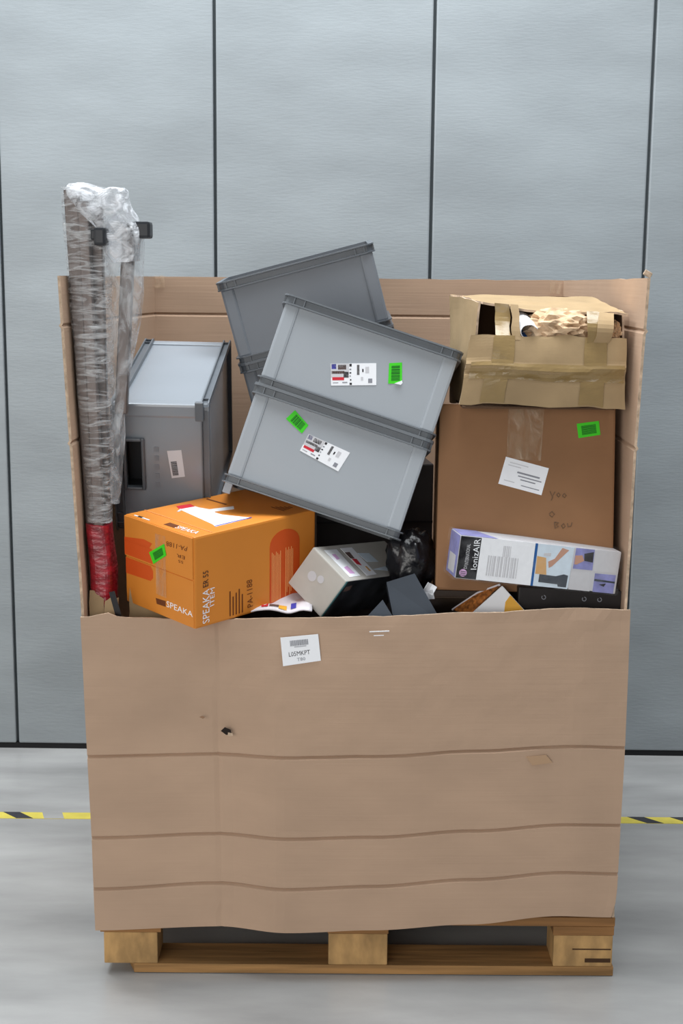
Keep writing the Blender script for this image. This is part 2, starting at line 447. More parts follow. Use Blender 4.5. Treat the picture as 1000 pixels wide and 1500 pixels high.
def back_pt(u, z):
    x = -.587 + 1.178 * u; y = .983
    zt = z + (.0025 * noise.noise(Vector((u * 16, 4, 2))) if z > 1.6 else 0)
    if abs(z - 1.50) < .001: y += .004
    y += .004 * noise.noise(Vector((u * 5, z * 4, 9)))
    return G((x, y, zt))
sheet('back_panel', back_pt, lsp(0, 1, 24), sorted(lsp(.15, 1.606, 18) + [1.494, 1.50, 1.506]), .006, 'card', gb, 'card_edge', 'card_in')
b = MB(); b.box(G((0, .485, .151)), (1.17, .95, .006), 'card_in'); b.build('bottom_panel', gb)
# torn cardboard flaps left standing inside the front left corner
def flap_pt(x0, x1, z1, y, lean):
    def f(u, v):
        x = x0 + (x1 - x0) * u
        return G((x + .004 * noise.noise(Vector((v * 6, u, 0))), y + lean * v, .80 + (z1 + .010 * noise.noise(Vector((x * 60, 2, 0))) - .80) * v))
    return f
for x0, x1, z1, y in ((-.612, -.58, .905, .030), (-.575, -.545, .893, .012), (-.525, -.43, .905, .05)):
    sheet('torn_flap', flap_pt(x0, x1, z1, y, .015), lsp(0, 1, 6), lsp(0, 1, 4), .005, 'kraft', gb, 'card_edge')
sheet('torn_flap', flap_pt(.50, .583, .905, .030, .03), lsp(0, 1, 6), lsp(0, 1, 4), .005, 'card', gb, 'card_edge')
b = MB(); b.box(G((-.548, .002, .885)), (.013, .003, .06), 'black_gloss', Matrix.Rotation(-.25, 3, 'Y')); b.build('strap', gb)['label'] = 'black strap end'
# bits of clear tape on the rear corners
for x, y, z in ((-.567, .975, 1.592), (.562, .975, 1.585)):
    b = MB(); b.bbox(G((x, y, z)), (.03, .002, .035), 'clear_tape', .0008); b.build('tape_scrap', gb)
b = MB(); b.bbox(G((.603, -.004, 1.622)), (.018, .006, .012), 'card_edge', .002, Matrix.Rotation(.5, 3, 'Y')); b.build('frayed_corner', gb)
# marks on the front panel
def fy(x): return interp(x, NX, YT) - .0045
FF = (G((0, 0, 0)) , Vector((1, 0, 0)), Vector((0, 0, 1)), Vector((0, -1, 0)))
fl = [(-.1786, .8224), (-.0952, .831), (-.0887, .7714), (-.1724, .7581)]
FL2 = (G((0, 0, 0)), Vector((1, 0, 0)), Vector((0, .057, 1)), Vector((0, -1, 0)))
lb = label('shipping_label', gb, FL2, fl, 'white', [('bars', .24, .14, .72, .34, 'grey_ink', 20, True), (.34, .37, .66, .39, 'grey_ink')], 'white barcode label', base=.0835)
lettering('lettering', 'L05MKPT', lb, FL2, sub(fl, .18, .54, .74, .70), 'ink', .0846)
lettering('lettering', 'T80', lb, FL2, sub(fl, .38, .78, .60, .90), 'grey_ink', .0846)
def scar(nm, pts, m, y):
    b = MB(); poly(b, FF, pts, m, .0012, y); b.build(nm, gb)
scar('puncture_hole', [(-.312, .603), (-.303, .612), (-.290, .606), (-.288, .596), (-.300, .594)], 'hole', .0285)
scar('torn_lip', [(-.296, .600), (-.286, .598), (-.285, .592), (-.296, .592)], 'card_edge', .0292)
scar('puncture_hole', [(-.360, .634), (-.354, .637), (-.348, .634), (-.352, .630)], 'dirt', .0255)
scar('scuff_mark', [(-.024, .775), (-.010, .772), (-.006, .735), (-.016, .730)], 'dirt', .0335)
scar('scuff_mark', [(-.15, .651), (-.06, .638), (-.06, .636), (-.15, .648)], 'card_edge', .0385)
scar('scuff_mark', [(.084, .590), (.094, .590), (.094, .586), (.084, .586)], 'dirt', .0395)
for pts in ([(.018, .838), (.062, .840), (.062, .8375), (.018, .8355)], [(.028, .829), (.050, .830), (.050, .828), (.028, .827)]):
    scar('tape_shred', pts, 'white', .0335)
scar('scuff_mark', [(.375, .548), (.42, .553), (.435, .535), (.39, .528)], 'tape_mark', .0285)

# ------------------------------------------------------------ grey totes
RIM = [(-.006, 0), (-.006, .0225), (.008, .0225), (.008, .0190), (.0015, .0180), (.0015, .0045), (.008, .0035), (.008, 0)]
def tote(name, lab, cat, loc, rot, W, D, H, ma, mr, hole=None, group=None, back=False):
    """open-topped stacking tote: origin at base centre; rim and foot band all round, posts at the corners"""
    t = thing(name, lab, cat, loc, rot, group or 'grey stacking totes')
    w, d = W - .016, D - .016
    b = MB(); th = .004
    # body: floor, four walls with outer and inner skins (one may have a hand hole)
    b.box((0, 0, .008 + th / 2), (w - .01, d - .01, th), ma)
    b.box((0, -d / 2 + th / 2 + .004, H / 2), (w - .01, th, H - .02), ma)
    b.box((0, d / 2 - th / 2 - .004, H / 2), (w - .01, th, H - .02), ma)
    b.box((w / 2 - th / 2 - .004, 0, H / 2), (th, d - .02, H - .02), ma)
    xl = -w / 2 + th / 2 + .004
    if hole is None: b.box((xl, 0, H / 2), (th, d - .02, H - .02), ma)
    else:
        y0, y1, z0, z1 = hole; e = (d - .02) / 2
        b.box((xl, (y0 - e) / 2, H / 2), (th, y0 + e, H - .02), ma)
        b.box((xl, (y1 + e) / 2, H / 2), (th, e - y1, H - .02), ma)
        b.box((xl, (y0 + y1) / 2, (z0 + .01) / 2), (th, y1 - y0, z0 - .01), ma)
        b.box((xl, (y0 + y1) / 2, (z1 + H - .01) / 2), (th, y1 - y0, H - .01 - z1), ma)
    b.build('body', t)
    r = MB(); r.ring(w, d, RIM, .012, mr, H - .0225)
    for sx in (-1, 1):
        for sy in (-1, 1):
            for off in (.018, .042):
                r.box((sx * (w / 2 - off), sy * (d / 2 + .003), H - .011), (.0022, .008, .017), mr)
                r.box((sx * (w / 2 + .003), sy * (d / 2 - off), H - .011), (.008, .0022, .017), mr)
    r.build('rim', t)
    r = MB(); r.ring(w, d, [(o_, z_ * .85) for o_, z_ in RIM], .012, mr, 0)
    for sx in (-1, 1):
        for sy in (-1, 1):
            r.box((sx * (w / 2 - .03), sy * (d / 2 + .003), .009), (.0022, .008, .015), mr)
    r.build('foot_band', t)
    for sx in (-1, 1):
        for sy in (-1, 1):
            p = MB(); p.bbox((sx * (w / 2 - .017), sy * (d / 2 - .017), H / 2 - .001), (.034, .034, H - .036), ma, .006)
            p.build('corner_post', t)
    if hole:
        y0, y1, z0, z1 = hole; p = MB(); q = .007
        p.bbox((xl - .006, (y0 + y1) / 2, z0 - q / 2), (.014, y1 - y0 + 2 * q, q), mr, .002)
        p.bbox((xl - .006, (y0 + y1) / 2, z1 + q / 2), (.014, y1 - y0 + 2 * q, q), mr, .002)
        p.bbox((xl - .006, y0 - q / 2, (z0 + z1) / 2), (.014, q, z1 - z0), mr, .002)
        p.bbox((xl - .006, y1 + q / 2, (z0 + z1) / 2), (.014, q, z1 - z0), mr, .002)
        p.build('hand_hole_lip', t)
        k = MB(); ym, zm, dy, dz, x0 = (y0 + y1) / 2, (z0 + z1) / 2, y1 - y0, z1 - z0, xl + .003
        k.box((x0 + .05, ym, zm), (.003, dy + .02, dz + .03), 'cap')
        k.box((x0 + .026, y0 - .004, zm), (.05, .003, dz + .03), 'cap'); k.box((x0 + .026, y1 + .004, zm), (.05, .003, dz + .03), 'cap')
        k.box((x0 + .026, ym, z0 - .006), (.05, dy + .02, .003), 'cap'); k.box((x0 + .026, ym, z1 + .006), (.05, dy + .02, .003), 'cap')
        k.build('hand_hole_shade_lining', t)  # dark lining added so the hole reads as deep shade
    return t

RT = Euler((-.2101, .3095, -.0612)); CT = Vector((-.0446, .2372, 1.2727)); WT, DT = .4269, .28
H1, H2 = .2145, .2343
def upT(z): return CT + RT.to_matrix() @ Vector((0, 0, z))
GT = 'tilted grey totes in the middle of the heap'
t1 = tote('stacking_tote', 'upper light grey tote of the tilted middle pair, label and green sticker side by side', 'tote', upT(.2244 - H1), RT, WT, DT, H1, 'tote', 'tote_rim_shaded')
t2 = tote('stacking_tote', 'lower light grey tote of the tilted middle pair, resting on the orange carton', 'tote', upT(-.2244), RT, WT, DT, H2, 'tote', 'tote_rim_shaded')
def fT(zbase):   # front face in the coordinates of the pair, seen from a tote whose base lies at zbase
    return (Vector((0, -DT / 2 + .0118, -zbase)), Vector((1, 0, 0)), Vector((0, 0, 1)), Vector((0, -1, 0)))
def tote_label(t, F, q):
    o = label('product_label', t, F, q, 'white', [
        (.0, .0, .40, .62, 'pale_grey'), (.02, .02, .12, .25, 'blue_ink'), (.16, .06, .34, .28, 'brown_ink'), (.02, .34, .30, .47, 'brown_ink'), (.28, .38, .39, .64, 'ink'),
        (.03, .62, .29, .76, 'red_ink'), (.04, .86, .16, .89, 'grey_ink'), (.25, .84, .36, .89, 'grey_ink'),
        (.41, .02, .46, .14, 'ink'), (.41, .24, .45, .30, 'grey_ink'), (.41, .40, .45, .46, 'ink'), (.41, .55, .44, .60, 'grey_ink'), (.42, .72, .45, .78, 'ink'), (.41, .88, .46, .98, 'ink'),
        ('bars', .575, .07, .63, .52, 'ink', 16, False), (.69, .26, .72, .40, 'ink'), (.76, .16, .84, .44, 'pale_grey'), (.66, .62, .71, .78, 'pale_grey'), (.82, .70, .91, .90, 'grey_ink')], 'white product label with small photo')
    return o
def green_sticker(t, F, q, lines=8, lab='green barcode sticker', vert=False):
    return label('green_sticker', t, F, q, 'green', [('bars', .2, .14, .84, .86, 'green_k', lines, vert)], lab, 'barcode')
tote_label(t1, fT(.2244 - H1), [(-.065, .105), (.0326, .1391), (.0484, .0919), (-.0482, .0582)])
g = [(.06, .1483), (.0872, .1591), (.1024, .1137), (.0728, .1038)]
gs = green_sticker(t1, fT(.2244 - H1), g)
b = MB(); poly(b, fT(.2244 - H1), [bil(g, .45, 1.0), bil(g, 1.0, .86), bil(g, 1.04, .98), bil(g, .9, 1.07)], 'white', .002, .002); b.build('peeling_corner', gs)
green_sticker(t2, fT(-.2244), [(-.1076, -.0208), (-.0679, -.0435), (-.076, -.0657), (-.1207, -.0457)], 8, vert=True)
tote_label(t2, fT(-.2244), [(-.0609, -.0616), (.0409, -.0722), (.0291, -.1209), (-.068, -.1039)])
b = MB(); b.bbox((-.196, -DT / 2 + .02, -.010), (.018, .012, .026), 'tote', .002); b.build('hinge_clip', t2)

RB = Euler((.0518, -.262, -.0131)); CB = Vector((-.1439, .6698, 1.5533)); WB, DB = .4124, .28
def upB(z): return CB + RB.to_matrix() @ Vector((0, 0, z))
tote('stacking_tote', 'dark grey tote tilted behind the middle pair, topmost in the heap', 'tote', upB(.0997 - .2145), RB, WB, DB, .2145, 'tote_d', 'tote_d_rim')
tote('stacking_tote', 'dark grey tote under the topmost tote, almost wholly hidden by the middle pair', 'tote', upB(.0997 - .2145 - .2345), RB, WB, DB, .2345, 'tote_d', 'tote_d_rim')

# tote lying on its side at the left, its mouth towards the left wall of the box
RL = Euler((.2271, .0129, -.017)).to_matrix(); CL = Vector((-.4617, .4693, 1.2242)); dL = (.2269, .553, .33)
Rt = RL @ Matrix(((0, 0, -1), (1, 0, 0), (0, -1, 0)))   # tote x -> along the heap, tote z -> to the left
t3 = tote('large_tote', 'dark grey tote lying on its side beside the wrapped rails, hand hole and small label', 'tote', CL + RL @ Vector((dL[0] / 2, 0, 0)), Rt.to_euler(), dL[1], dL[2], dL[0], 'tote_l', 'tote_d_rim',
          hole=(-.066, .048, .160, .196))
# the visible end is the face x = -W/2 of the tote: in its coordinates u runs along -z, v along -y
FLf = (Vector((-dL[1] / 2 + .0118, 0, dL[0] / 2)), Vector((0, 0, -1)), Vector((0, -1, 0)), Vector((-1, 0, 0)))
label('barcode_label', t3, FLf, [(.0127, .0419), (.0462, .0451), (.0531, -.0215), (.0218, -.0262)], 'pale_grey', [('bars', .12, .40, .55, .92, 'ink', 14, False)], 'small white barcode label', 'barcode')
b = MB(); b.bbox((-dL[1] / 2 + .004, -dL[2] / 2 + .022, .022), (.012, .046, .020), 'tote_d_rim', .003); b.build('latch', t3)
p = MB()
for k in range(5):
    y = .045 - .022 * k; p.box((-dL[1] / 2 + .0113, -y - .0, dL[0] / 2 + .012), (.001, .012, .010), 'tote_d')
p.build('embossed_mark', t3)

# ------------------------------------------------------------ cartons
def carton(name, lab, loc, eul, d, m, bev=.004, cat='carton', group=None):
    t = thing(name, lab, cat, from_centre(loc, eul, d[2]), eul, group)
    b = MB(); b.bbox((0, 0, d[2] / 2), d, m, bev); b.build('body', t)
    return t

# orange carton
dO = (.3541, .2503, .2075)
t = carton('orange_carton', 'bright orange printed carton with a megaphone picture, overhanging the front edge', (-.3197, .1025, .9783), (.0729, -.06, .7705), dO, 'orange', .005)
Fl, Ft, Ff = face(dO, 'left'), face(dO, 'top'), face(dO, 'front')
b = MB(); b.bbox((-dO[0] / 2 - .0015, 0, dO[2] / 2 + .0555), (.005, dO[1] - .006, .0935), 'orange', .0018); f_up = b.build('end_flap', t)
b = MB(); b.bbox((-dO[0] / 2 - .0002, 0, dO[2] / 2 - .0475), (.003, dO[1] - .006, .107), 'orange', .0014); b.build('end_flap', t)
b = MB(); poly(b, Fl, [(-.006, .085), (.030, .086), (.030, -.055), (-.006, -.054)], 'clear_tape', .0006, .0042); b.build('clear_tape', t)
b = MB(); poly(b, Fl, [(-.122, .052), (-.122, .0455), (-.03, .0455), (-.018, .0589), (-.05, .062)], 'orange_red', .0004, .004); 
poly(b, Fl, [(-.122, .046), (-.02, .046), (-.018, .012), (-.122, .012)], 'orange_red', .0004, .004)
poly(b, Fl, [(-.122, .004), (-.028, .004), (-.020, -.006), (-.020, -.022), (-.03, -.031), (-.122, -.034)], 'orange_red', .0004, .0014); b.build('red_print', t)
label('green_sticker', t, Fl, [(-.0286, .0366), (.026, .0684), (.0329, .0435), (-.0138, .0132)], 'green', [('bars', .2, .2, .84, .82, 'green_k', 9, False)], 'green barcode sticker', 'barcode', .0045)
lettering('lettering', 'PA-1188', t, Fl, [(.0334, .0765), (.1078, .0800), (.1039, .0694), (.0334, .0653)], 'print_brown', .0045, 2)
lettering('lettering', 'ER', t, Fl, [(.070, .0562), (.098, .0567), (.097, .0490), (.070, .0490)], 'print_brown', .0045, 2)
lettering('lettering', '55', t, Fl, [(.075, .044), (.092, .0445), (.092, .0385), (.075, .038)], 'print_brown', .0045, 2)
lettering('lettering', 'SPEAKA', t, Fl, [(.0275, -.0622), (.1196, -.0640), (.1194, -.0765), (.0270, -.0765)], 'white', .0018, 0)
b = MB(); poly(b, Fl, [(-.0124, -.0660), (.0240, -.0640), (.0240, -.0777), (-.0089, -.0790)], 'print_brown', .0004, .0014); b.build('print_block', t)
# top: folded lid, megaphone picture
b = MB(); b.box((-.125, .0, dO[2] + .0008), (.0015, dO[1] - .01, .0016), 'orange_edge'); b.build('lid_edge', t)
b = MB(); poly(b, Ft, [(-.170, .10), (-.166, .10), (-.166, .045), (-.170, .045)], 'white', .001, .0003); poly(b, Ft, [(-.170, .085), (-.165, .085), (-.165, .07), (-.170, .07)], 'ink', .0013, .0004); b.build('paper_edge', t)
mg = MB()
poly(mg, Ft, [(-.0611, .0743), (-.0182, .0744), (-.0170, .0300), (-.0172, -.0235), (.0158, -.0872), (-.0908, -.0911), (-.0831, -.0708)], 'white', .0006, .0002)
poly(mg, Ft, [(-.0182, .0600), (-.0101, .0305), (.0499, .0159), (.0354, -.0036), (-.0108, .0069), (-.0180, .0040)], 'white', .0006, .0002)
poly(mg, Ft, [(-.0495, .1011), (-.0139, .0955), (-.0198, .0708), (-.0611, .0743)], 'red_ink', .0008, .0002)
poly(mg, Ft, [(-.0833, -.0849), (.0195, -.0838), (.0143, -.0875), (-.0922, -.0893)], 'blue_ink', .0010, .0002)
poly(mg, Ft, [(-.078, .062), (-.058, .076), (-.056, .070), (-.074, .058)], 'pale_grey', .0010, .0002)
mg.build('megaphone_print', t)
lettering('lettering', 'SPEAKA', t, Ft, [(-.1460, -.0352), (-.1421, -.1039), (-.1600, -.1084), (-.1640, -.0403)], 'white', .0010, 0)
b = MB(); poly(b, Ft, [(-.1450, .0000), (-.1450, -.0330), (-.1640, -.0380), (-.1640, -.0020)], 'print_brown', .0004, .0003); b.build('print_block', t); b = MB()
poly(b, Ft, [(.0480, .1100), (.0510, .0400), (.0440, .0380), (.0420, .1060)], 'print_brown', .0004, .0003); b.build('print_block', t); b = MB()
for k in range(5): poly(b, Ft, [(.110 + .008 * k, -.045 - .006 * k), (.113 + .008 * k, -.045 - .006 * k), (.113 + .008 * k, -.090 + .002 * k), (.110 + .008 * k, -.090 + .002 * k)], 'print_brown', .0004, .0003)
b.build('text_lines', t)
# right-hand long face
b = MB(); cap = []
for k in range(13):
    a = math.pi * k / 12; cap.append((.0818 + .0452 * math.cos(a), .040 + .034 * math.sin(a)))
poly(b, Ff, cap + [(.0366, -.097), (.128, -.103)], 'orange_red', .0004, .0002); red = b.build('red_print', t)
b = MB()
for k in range(7):
    u = .0426 + .0042 * k; poly(b, Ff, [(u, .026 - .004 * (k % 3)), (u + .0017, .026 - .004 * (k % 3)), (u + .0017, -.0915), (u, -.0915)], 'orange_edge', .0003, .0006)
for k in range(6):
    u = .0842 + .0042 * k; poly(b, Ff, [(u, .030 - .006 * (k % 2)), (u + .0017, .030 - .006 * (k % 2)), (u + .0017, -.089 + .012 * (k % 3)), (u, -.089 + .012 * (k % 3))], 'orange_edge', .0003, .0006)
b.build('text_lines', red)
lettering('lettering', 'SPEAKA', t, Ff, [(-.1559, -.0180), (-.1373, -.0183), (-.1380, -.0948), (-.1569, -.0961)], 'white', .0008, 1)
lettering('lettering', 'ITEM', t, Ff, [(-.1351, -.0186), (-.1226, -.0186), (-.1247, -.0589), (-.1365, -.0610)], 'white', .0008, 1)
lettering('lettering', 'ER 55', t, Ff, [(-.1543, .0233), (-.1397, .0235), (-.1401, -.0119), (-.1547, -.0135)], 'ink', .0008, 1)
lettering('lettering', 'PA-1188', t, Ff, [(-.0322, -.0233), (-.0155, -.0233), (-.0136, -.0870), (-.0292, -.0884)], 'print_brown', .0008, 1)
b = MB()
for k in range(5):
    u = -.0809 + .0088 * k; poly(b, Ff, [(u, -.038 - .007 * ((k * 2) % 3)), (u + .0032, -.038 - .007 * ((k * 2) % 3)), (u + .0032, -.0955), (u, -.0955)], 'print_brown', .0003, .0003)
b.build('text_lines', t)

# big brown carton at the right
dC = (.4019, .30, .4274)
t = carton('brown_carton', 'large plain brown carton standing on edge at the right, white label and handwriting', (.3808, .2558, 1.0807), (-.2317, .0098, -.0465), dC, 'card_brown', .005)
Fc = face(dC, 'front')
label('address_label', t, Fc, [(-.047, .0946), (.0512, .0704), (.0355, .0082), (-.0631, .0323)], 'white',
      [(.12, .14, .55, .17, 'pale_grey'), (.1, .24, .40, .27, 'pale_grey'), (.34, .40, .86, .46, 'grey_ink'), (.38, .53, .92, .57, 'grey_ink'), (.45, .64, .80, .68, 'grey_ink'), (.1, .80, .34, .83, 'pale_grey'), (.5, .84, .92, .87, 'grey_ink')], 'white address label')
label('green_sticker', t, Fc, [(.1126, .1742), (.1625, .1819), (.1667, .1501), (.1172, .1412)], 'green', [('bars', .18, .2, .84, .84, 'green_k', 9, False)], 'green barcode sticker', 'barcode')
b = MB(); poly(b, Fc, [(-.0444, .211), (.0381, .211), (.0329, .0872), (-.0449, .0899)], 'clear_tape', .0005, .0002); b.build('clear_tape', t)
def scribble(strokes):
    b = MB(); o, u, v, n = Fc
    for s in strokes: b.tube([o + u * p[0] + v * p[1] + n * .0004 for p in s], .0011, 'hand_ink', 5)
    return b
M['hand_ink'] = mat('pen_ink', (112, 88, 68), .7)
for strokes in ([[(.055, .018), (.060, .006), (.066, .017)], [(.061, .006), (.058, -.003)]], [[(.070, .010), (.074, .015), (.078, .010), (.074, .005), (.070, .010)]], [[(.083, .008), (.087, .014), (.092, .009), (.088, .004), (.083, .008)]],
          [[(.054, -.034), (.060, -.028), (.066, -.034), (.061, -.041), (.054, -.036)]],
          [[(.066, -.052), (.068, -.066), (.076, -.062), (.070, -.058), (.076, -.054), (.067, -.052)]], [[(.082, -.060), (.087, -.055), (.091, -.061), (.086, -.066), (.082, -.060)]], [[(.096, -.054), (.097, -.062), (.104, -.060), (.106, -.052)]]):
    scribble(strokes).build('handwriting', t)

# crushed carton on top of it: separate torn panels round a hollow
A_ = dict(BL=Vector((.2133, .40, 1.569)), FL=Vector((.272, .125, 1.556)), FR=Vector((.5935, .10, 1.531)), BR=Vector((.56, .42, 1.566)),
          fbl=Vector((.2117, .082, 1.336)), fbr=Vector((.584, .088, 1.325)), ftl=Vector((.2354, .086, 1.489)), ftr=Vector((.5800, .092, 1.479)),
          bbl=Vector((.222, .40, 1.31)), bbr=Vector((.574, .42, 1.31)))
for k_ in A_: A_[k_].y -= .022
org = Vector((.395, .25, 1.32))
cr = thing('crushed_carton', 'battered tan carton wound in packing tape, torn open, atop the brown carton', 'carton', org)
def quad(tl, tr, br, bl, amp=.005, sc_=14, seed=0, sag=0.):
    def f(u, v):
        p = (bl * (1 - u) + br * u) * (1 - v) + (tl * (1 - u) + tr * u) * v
        e = min(u, 1 - u, .25) * 4
        d = Vector((noise.noise(p * sc_ + Vector((seed, 0, 0))), noise.noise(p * sc_ + Vector((0, seed + 7, 0))), noise.noise(p * sc_ + Vector((0, 0, seed + 13))))) * amp
        d.y -= sag * math.sin(math.pi * u) * math.sin(math.pi * v)
        return p + d - org
    return f
n20 = lsp(0, 1, 18)
def fpanel(u, v):
    p = quad(A_['ftl'], A_['ftr'], A_['fbr'], A_['fbl'], .006, 11, 1, .014)(u, v)
    # the taped dent across the middle
    w = v - (.48 - .06 * math.sin(3 * u)); p.y += .006 * math.exp(-(w / .045) ** 2) + .004 * noise.noise(Vector((u * 9, v * 40, 2))) * math.exp(-(w / .10) ** 2) - .005 * math.exp(-((w - .10) / .05) ** 2)
    if v > .97: p.z += .006 * noise.noise(Vector((u * 9, 3, 1)))
    if v < .03: p.z += .005 * noise.noise(Vector((u * 7, 9, 1)))
    return p
sheet('front_panel', fpanel, lsp(0, 1, 26), lsp(0, 1, 24), .005, 'kraft', cr, 'card_edge')
def over(f, d):
    def g(u, v):
        p = f(u, v); p.y -= d; return p
    return g
def tape_strip(us0, us1, vs0, vs1, d=.0042):
    sheet('packing_tape', over(fpanel, d), lsp(us0, us1, max(2, int((us1 - us0) * 26))), lsp(vs0, vs1, max(3, int((vs1 - vs0) * 24))), .0006, 'kraft_tape', cr)
tape_strip(.03, .99, .37, .61)
tape_strip(.15, .28, .60, 1.0, .0046); tape_strip(.13, .27, .02, .38, .0046); tape_strip(.73, .87, .60, 1.0, .0046); tape_strip(.71, .86, .02, .38, .0046)
FLl = A_['FL'] + Vector((-.012, .0, 0))
sheet('left_panel', quad(A_['BL'], FLl, Vector((.236, .105, 1.33)), A_['bbl'], .006, 12, 2), n20, n20, .005, 'kraft', cr, 'card_edge')
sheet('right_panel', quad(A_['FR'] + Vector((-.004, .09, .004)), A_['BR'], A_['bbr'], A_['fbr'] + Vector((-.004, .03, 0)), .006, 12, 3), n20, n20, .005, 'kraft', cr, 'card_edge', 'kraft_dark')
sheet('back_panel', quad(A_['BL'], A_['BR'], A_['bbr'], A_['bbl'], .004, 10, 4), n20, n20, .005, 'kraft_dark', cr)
def top_pt(u, v):
    p = quad(A_['BL'], A_['BR'], A_['FR'] + Vector((-.006, .02, 0)), A_['FL'] + Vector((-.005, .012, 0)), .004, 12, 5)(u, v)
    p.z += .004 * noise.noise(Vector((u * 6, v * 6, 1))) - .010 * (1 - v) * math.exp(-((u - .45) / .3) ** 2)
    return p
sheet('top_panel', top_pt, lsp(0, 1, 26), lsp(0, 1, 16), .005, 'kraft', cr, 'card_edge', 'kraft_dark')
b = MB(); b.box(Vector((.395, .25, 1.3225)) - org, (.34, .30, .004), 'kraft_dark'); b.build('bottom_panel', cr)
# tape and flap pieces bridging the torn opening
def bridge(nm, x0, x1, m, sh=0., y=-.006):
    def f(u, v):
        xt = x0 + (x1 - x0) * u; k = (xt - .2354) / (.58 - .2354)
        lo = A_['ftl'].lerp(A_['ftr'], k) + Vector((sh, -.004, -.01)); hi = A_['FL'].lerp(A_['FR'], (xt - .272) / (.5935 - .272)) + Vector((0, .004, .001))
        p = lo.lerp(hi, v); p += Vector((0, y * math.sin(math.pi * v), 0)) + Vector((1, .6, 0)) * .006 * noise.noise(p * 30)
        return p - org
    return sheet(nm, f, lsp(0, 1, 8), lsp(0, 1, 8), .002, m, cr)
bridge('packing_tape', .290, .325, 'kraft_tape', 0., .012)
bridge('packing_tape', .492, .522, 'kraft_tape', .0, -.014)
bridge('torn_flap', .520, .553, 'kraft', -.016, -.022)
bridge('torn_flap', .327, .343, 'kraft', .0, -.004)
# contents: crumpled paper
def crumple(name, lab, c, r, m, seed, cat='packing paper', soft=1.):
    o = thing(name, lab, cat, c)
    bm = bmesh.new(); bmesh.ops.create_icosphere(bm, subdivisions=4, radius=1)
    b = MB()
    for v in bm.verts:
        d = v.co.normalized(); k = 1 + .34 * abs(noise.noise(d * 2.2 * (.8 + .2 * soft) + Vector((seed, 0, 0)))) - .36 * soft * abs(noise.noise(d * 4.7 + Vector((0, seed, 0)))) - .14 * soft * abs(noise.noise(d * 9 + Vector((0, 0, seed))))
        v.co = Vector((d.x * r[0], d.y * r[1], d.z * r[2])) * k
    bm.verts.index_update()
    b.add([v.co for v in bm.verts], [[v.index for v in f.verts] for f in bm.faces], m); bm.free()
    b.build('crumpled_sheet', o, smooth=soft < 1)
    return o
crumple('packing_paper', 'crumpled tan packing paper bulging from the torn carton', (.435, .125, 1.503), (.085, .066, .042), 'paper_tan', 3)
crumple('packing_paper', 'small crumpled tan paper in the right corner hole of the torn carton', (.562, .145, 1.493), (.020, .03, .026), 'paper_tan', 8)
wr = thing('paper_curl', 'curled white and blue printed paper sticking out of the torn carton', 'paper', (.352, .085, 1.496), (.15, .1, -.25))
def curl(r0, tw):
    def f(u, v):
        a = .6 + 4.0 * u; r = r0 * (1 - .25 * u)
        return (r * math.cos(a) * 1.2 - .03 * (v - .5) + .006 * u, -.02 + .07 * v, r * math.sin(a) + .012 * v + .003 * noise.noise(Vector((u * 5, v * 5, tw))))
    return f
sheet('paper_sheet', curl(.020, 1), lsp(0, 1, 16), lsp(0, 1, 6), .0012, 'blue_line', wr, 'white', 'white')

# air purifier box in clear plastic, leaning on the brown carton
dI = (.3713, .0936, .097)
t = carton('ioniser_box', 'long white and black printed box in clear plastic, lying before the brown carton', (.3875, .0514, .9814), (-.0232, .1198, .1272), dI, 'pale_grey', .003, 'box')
Fi, Fil, Fit = face(dI, 'front'), face(dI, 'left'), face(dI, 'top')
b = MB(); poly(b, Fi, [(-.1842, .047), (-.132, .047), (-.132, -.047), (-.1842, -.047)], 'black_gloss', .0004, .0002)
poly(b, Fi, [(-.132, -.040), (.1842, -.0485), (.1842, -.0478), (-.132, -.0478)], 'black_gloss', .0003, .0002); blk = b.build('black_print', t)
b = MB(); poly(b, Fil, [(-.0455, .047), (.0455, .047), (.0455, -.047), (-.0455, -.047)], 'lilac', .0004, .0002); poly(b, Fil, [(-.03, .0), (.03, .0), (.03, -.04), (-.03, -.04)], 'pale_grey', .0006, .0002)
poly(b, Fit, [(-.1842, -.045), (-.10, -.045), (-.13, .045), (-.1842, .045)], 'lilac', .0004, .0002); b.build('lilac_print', t)
lettering('lettering', 'IonizAIR', t, Fi, [(-.1540, .0435), (-.1400, .0450), (-.1400, -.0242), (-.1530, -.0255)], 'white', .0012, 1)
lettering('lettering', 'INTERNATIONAL', t, Fi, [(-.1690, .0300), (-.1610, .0310), (-.1600, -.0153), (-.1685, -.0160)], 'pale_grey', .0012, 1)
lettering('lettering', 'DI', t, Fi, [(-.1690, -.018), (-.1620, -.018), (-.1620, -.0245), (-.1690, -.0245)], 'pale_grey', .0012, 1)
b = MB(); c8 = [(-.1692 + .0085 * math.cos(a * math.pi / 8), -.0345 + .0085 * math.sin(a * math.pi / 8)) for a in range(16)]
M['pink_ink'] = mat('pink_ink', (214, 168, 214), .5)
poly(b, Fi, c8, 'pink_ink', .0004, .0008)
for k in range(3): poly(b, Fi, [(-.1755, -.0305 - .004 * k), (-.163, -.0315 - .004 * k), (-.163, -.0330 - .004 * k), (-.1755, -.0320 - .004 * k)], 'black_gloss', .0003, .0012)
b.build('round_logo', t)
sh = [(-.1378, .0485), (-.0152, .0485), (-.0132, -.0475), (-.138, -.0465)]
o = label('paper_sheet', t, Fi, sh, 'white', [('bars', .16, .40 , .72, .88, 'pale_grey', 9, True), ('bars', .42, .14, .56, .40, 'pale_grey', 3, True)], 'white sheet of small print', 'text_lines', .001)
b = MB()
poly(b, Fi, [(-.0145, .0480), (-.0089, .0480), (-.0072, -.048), (-.0132, -.048)], 'blue_line', .0005, .0003)
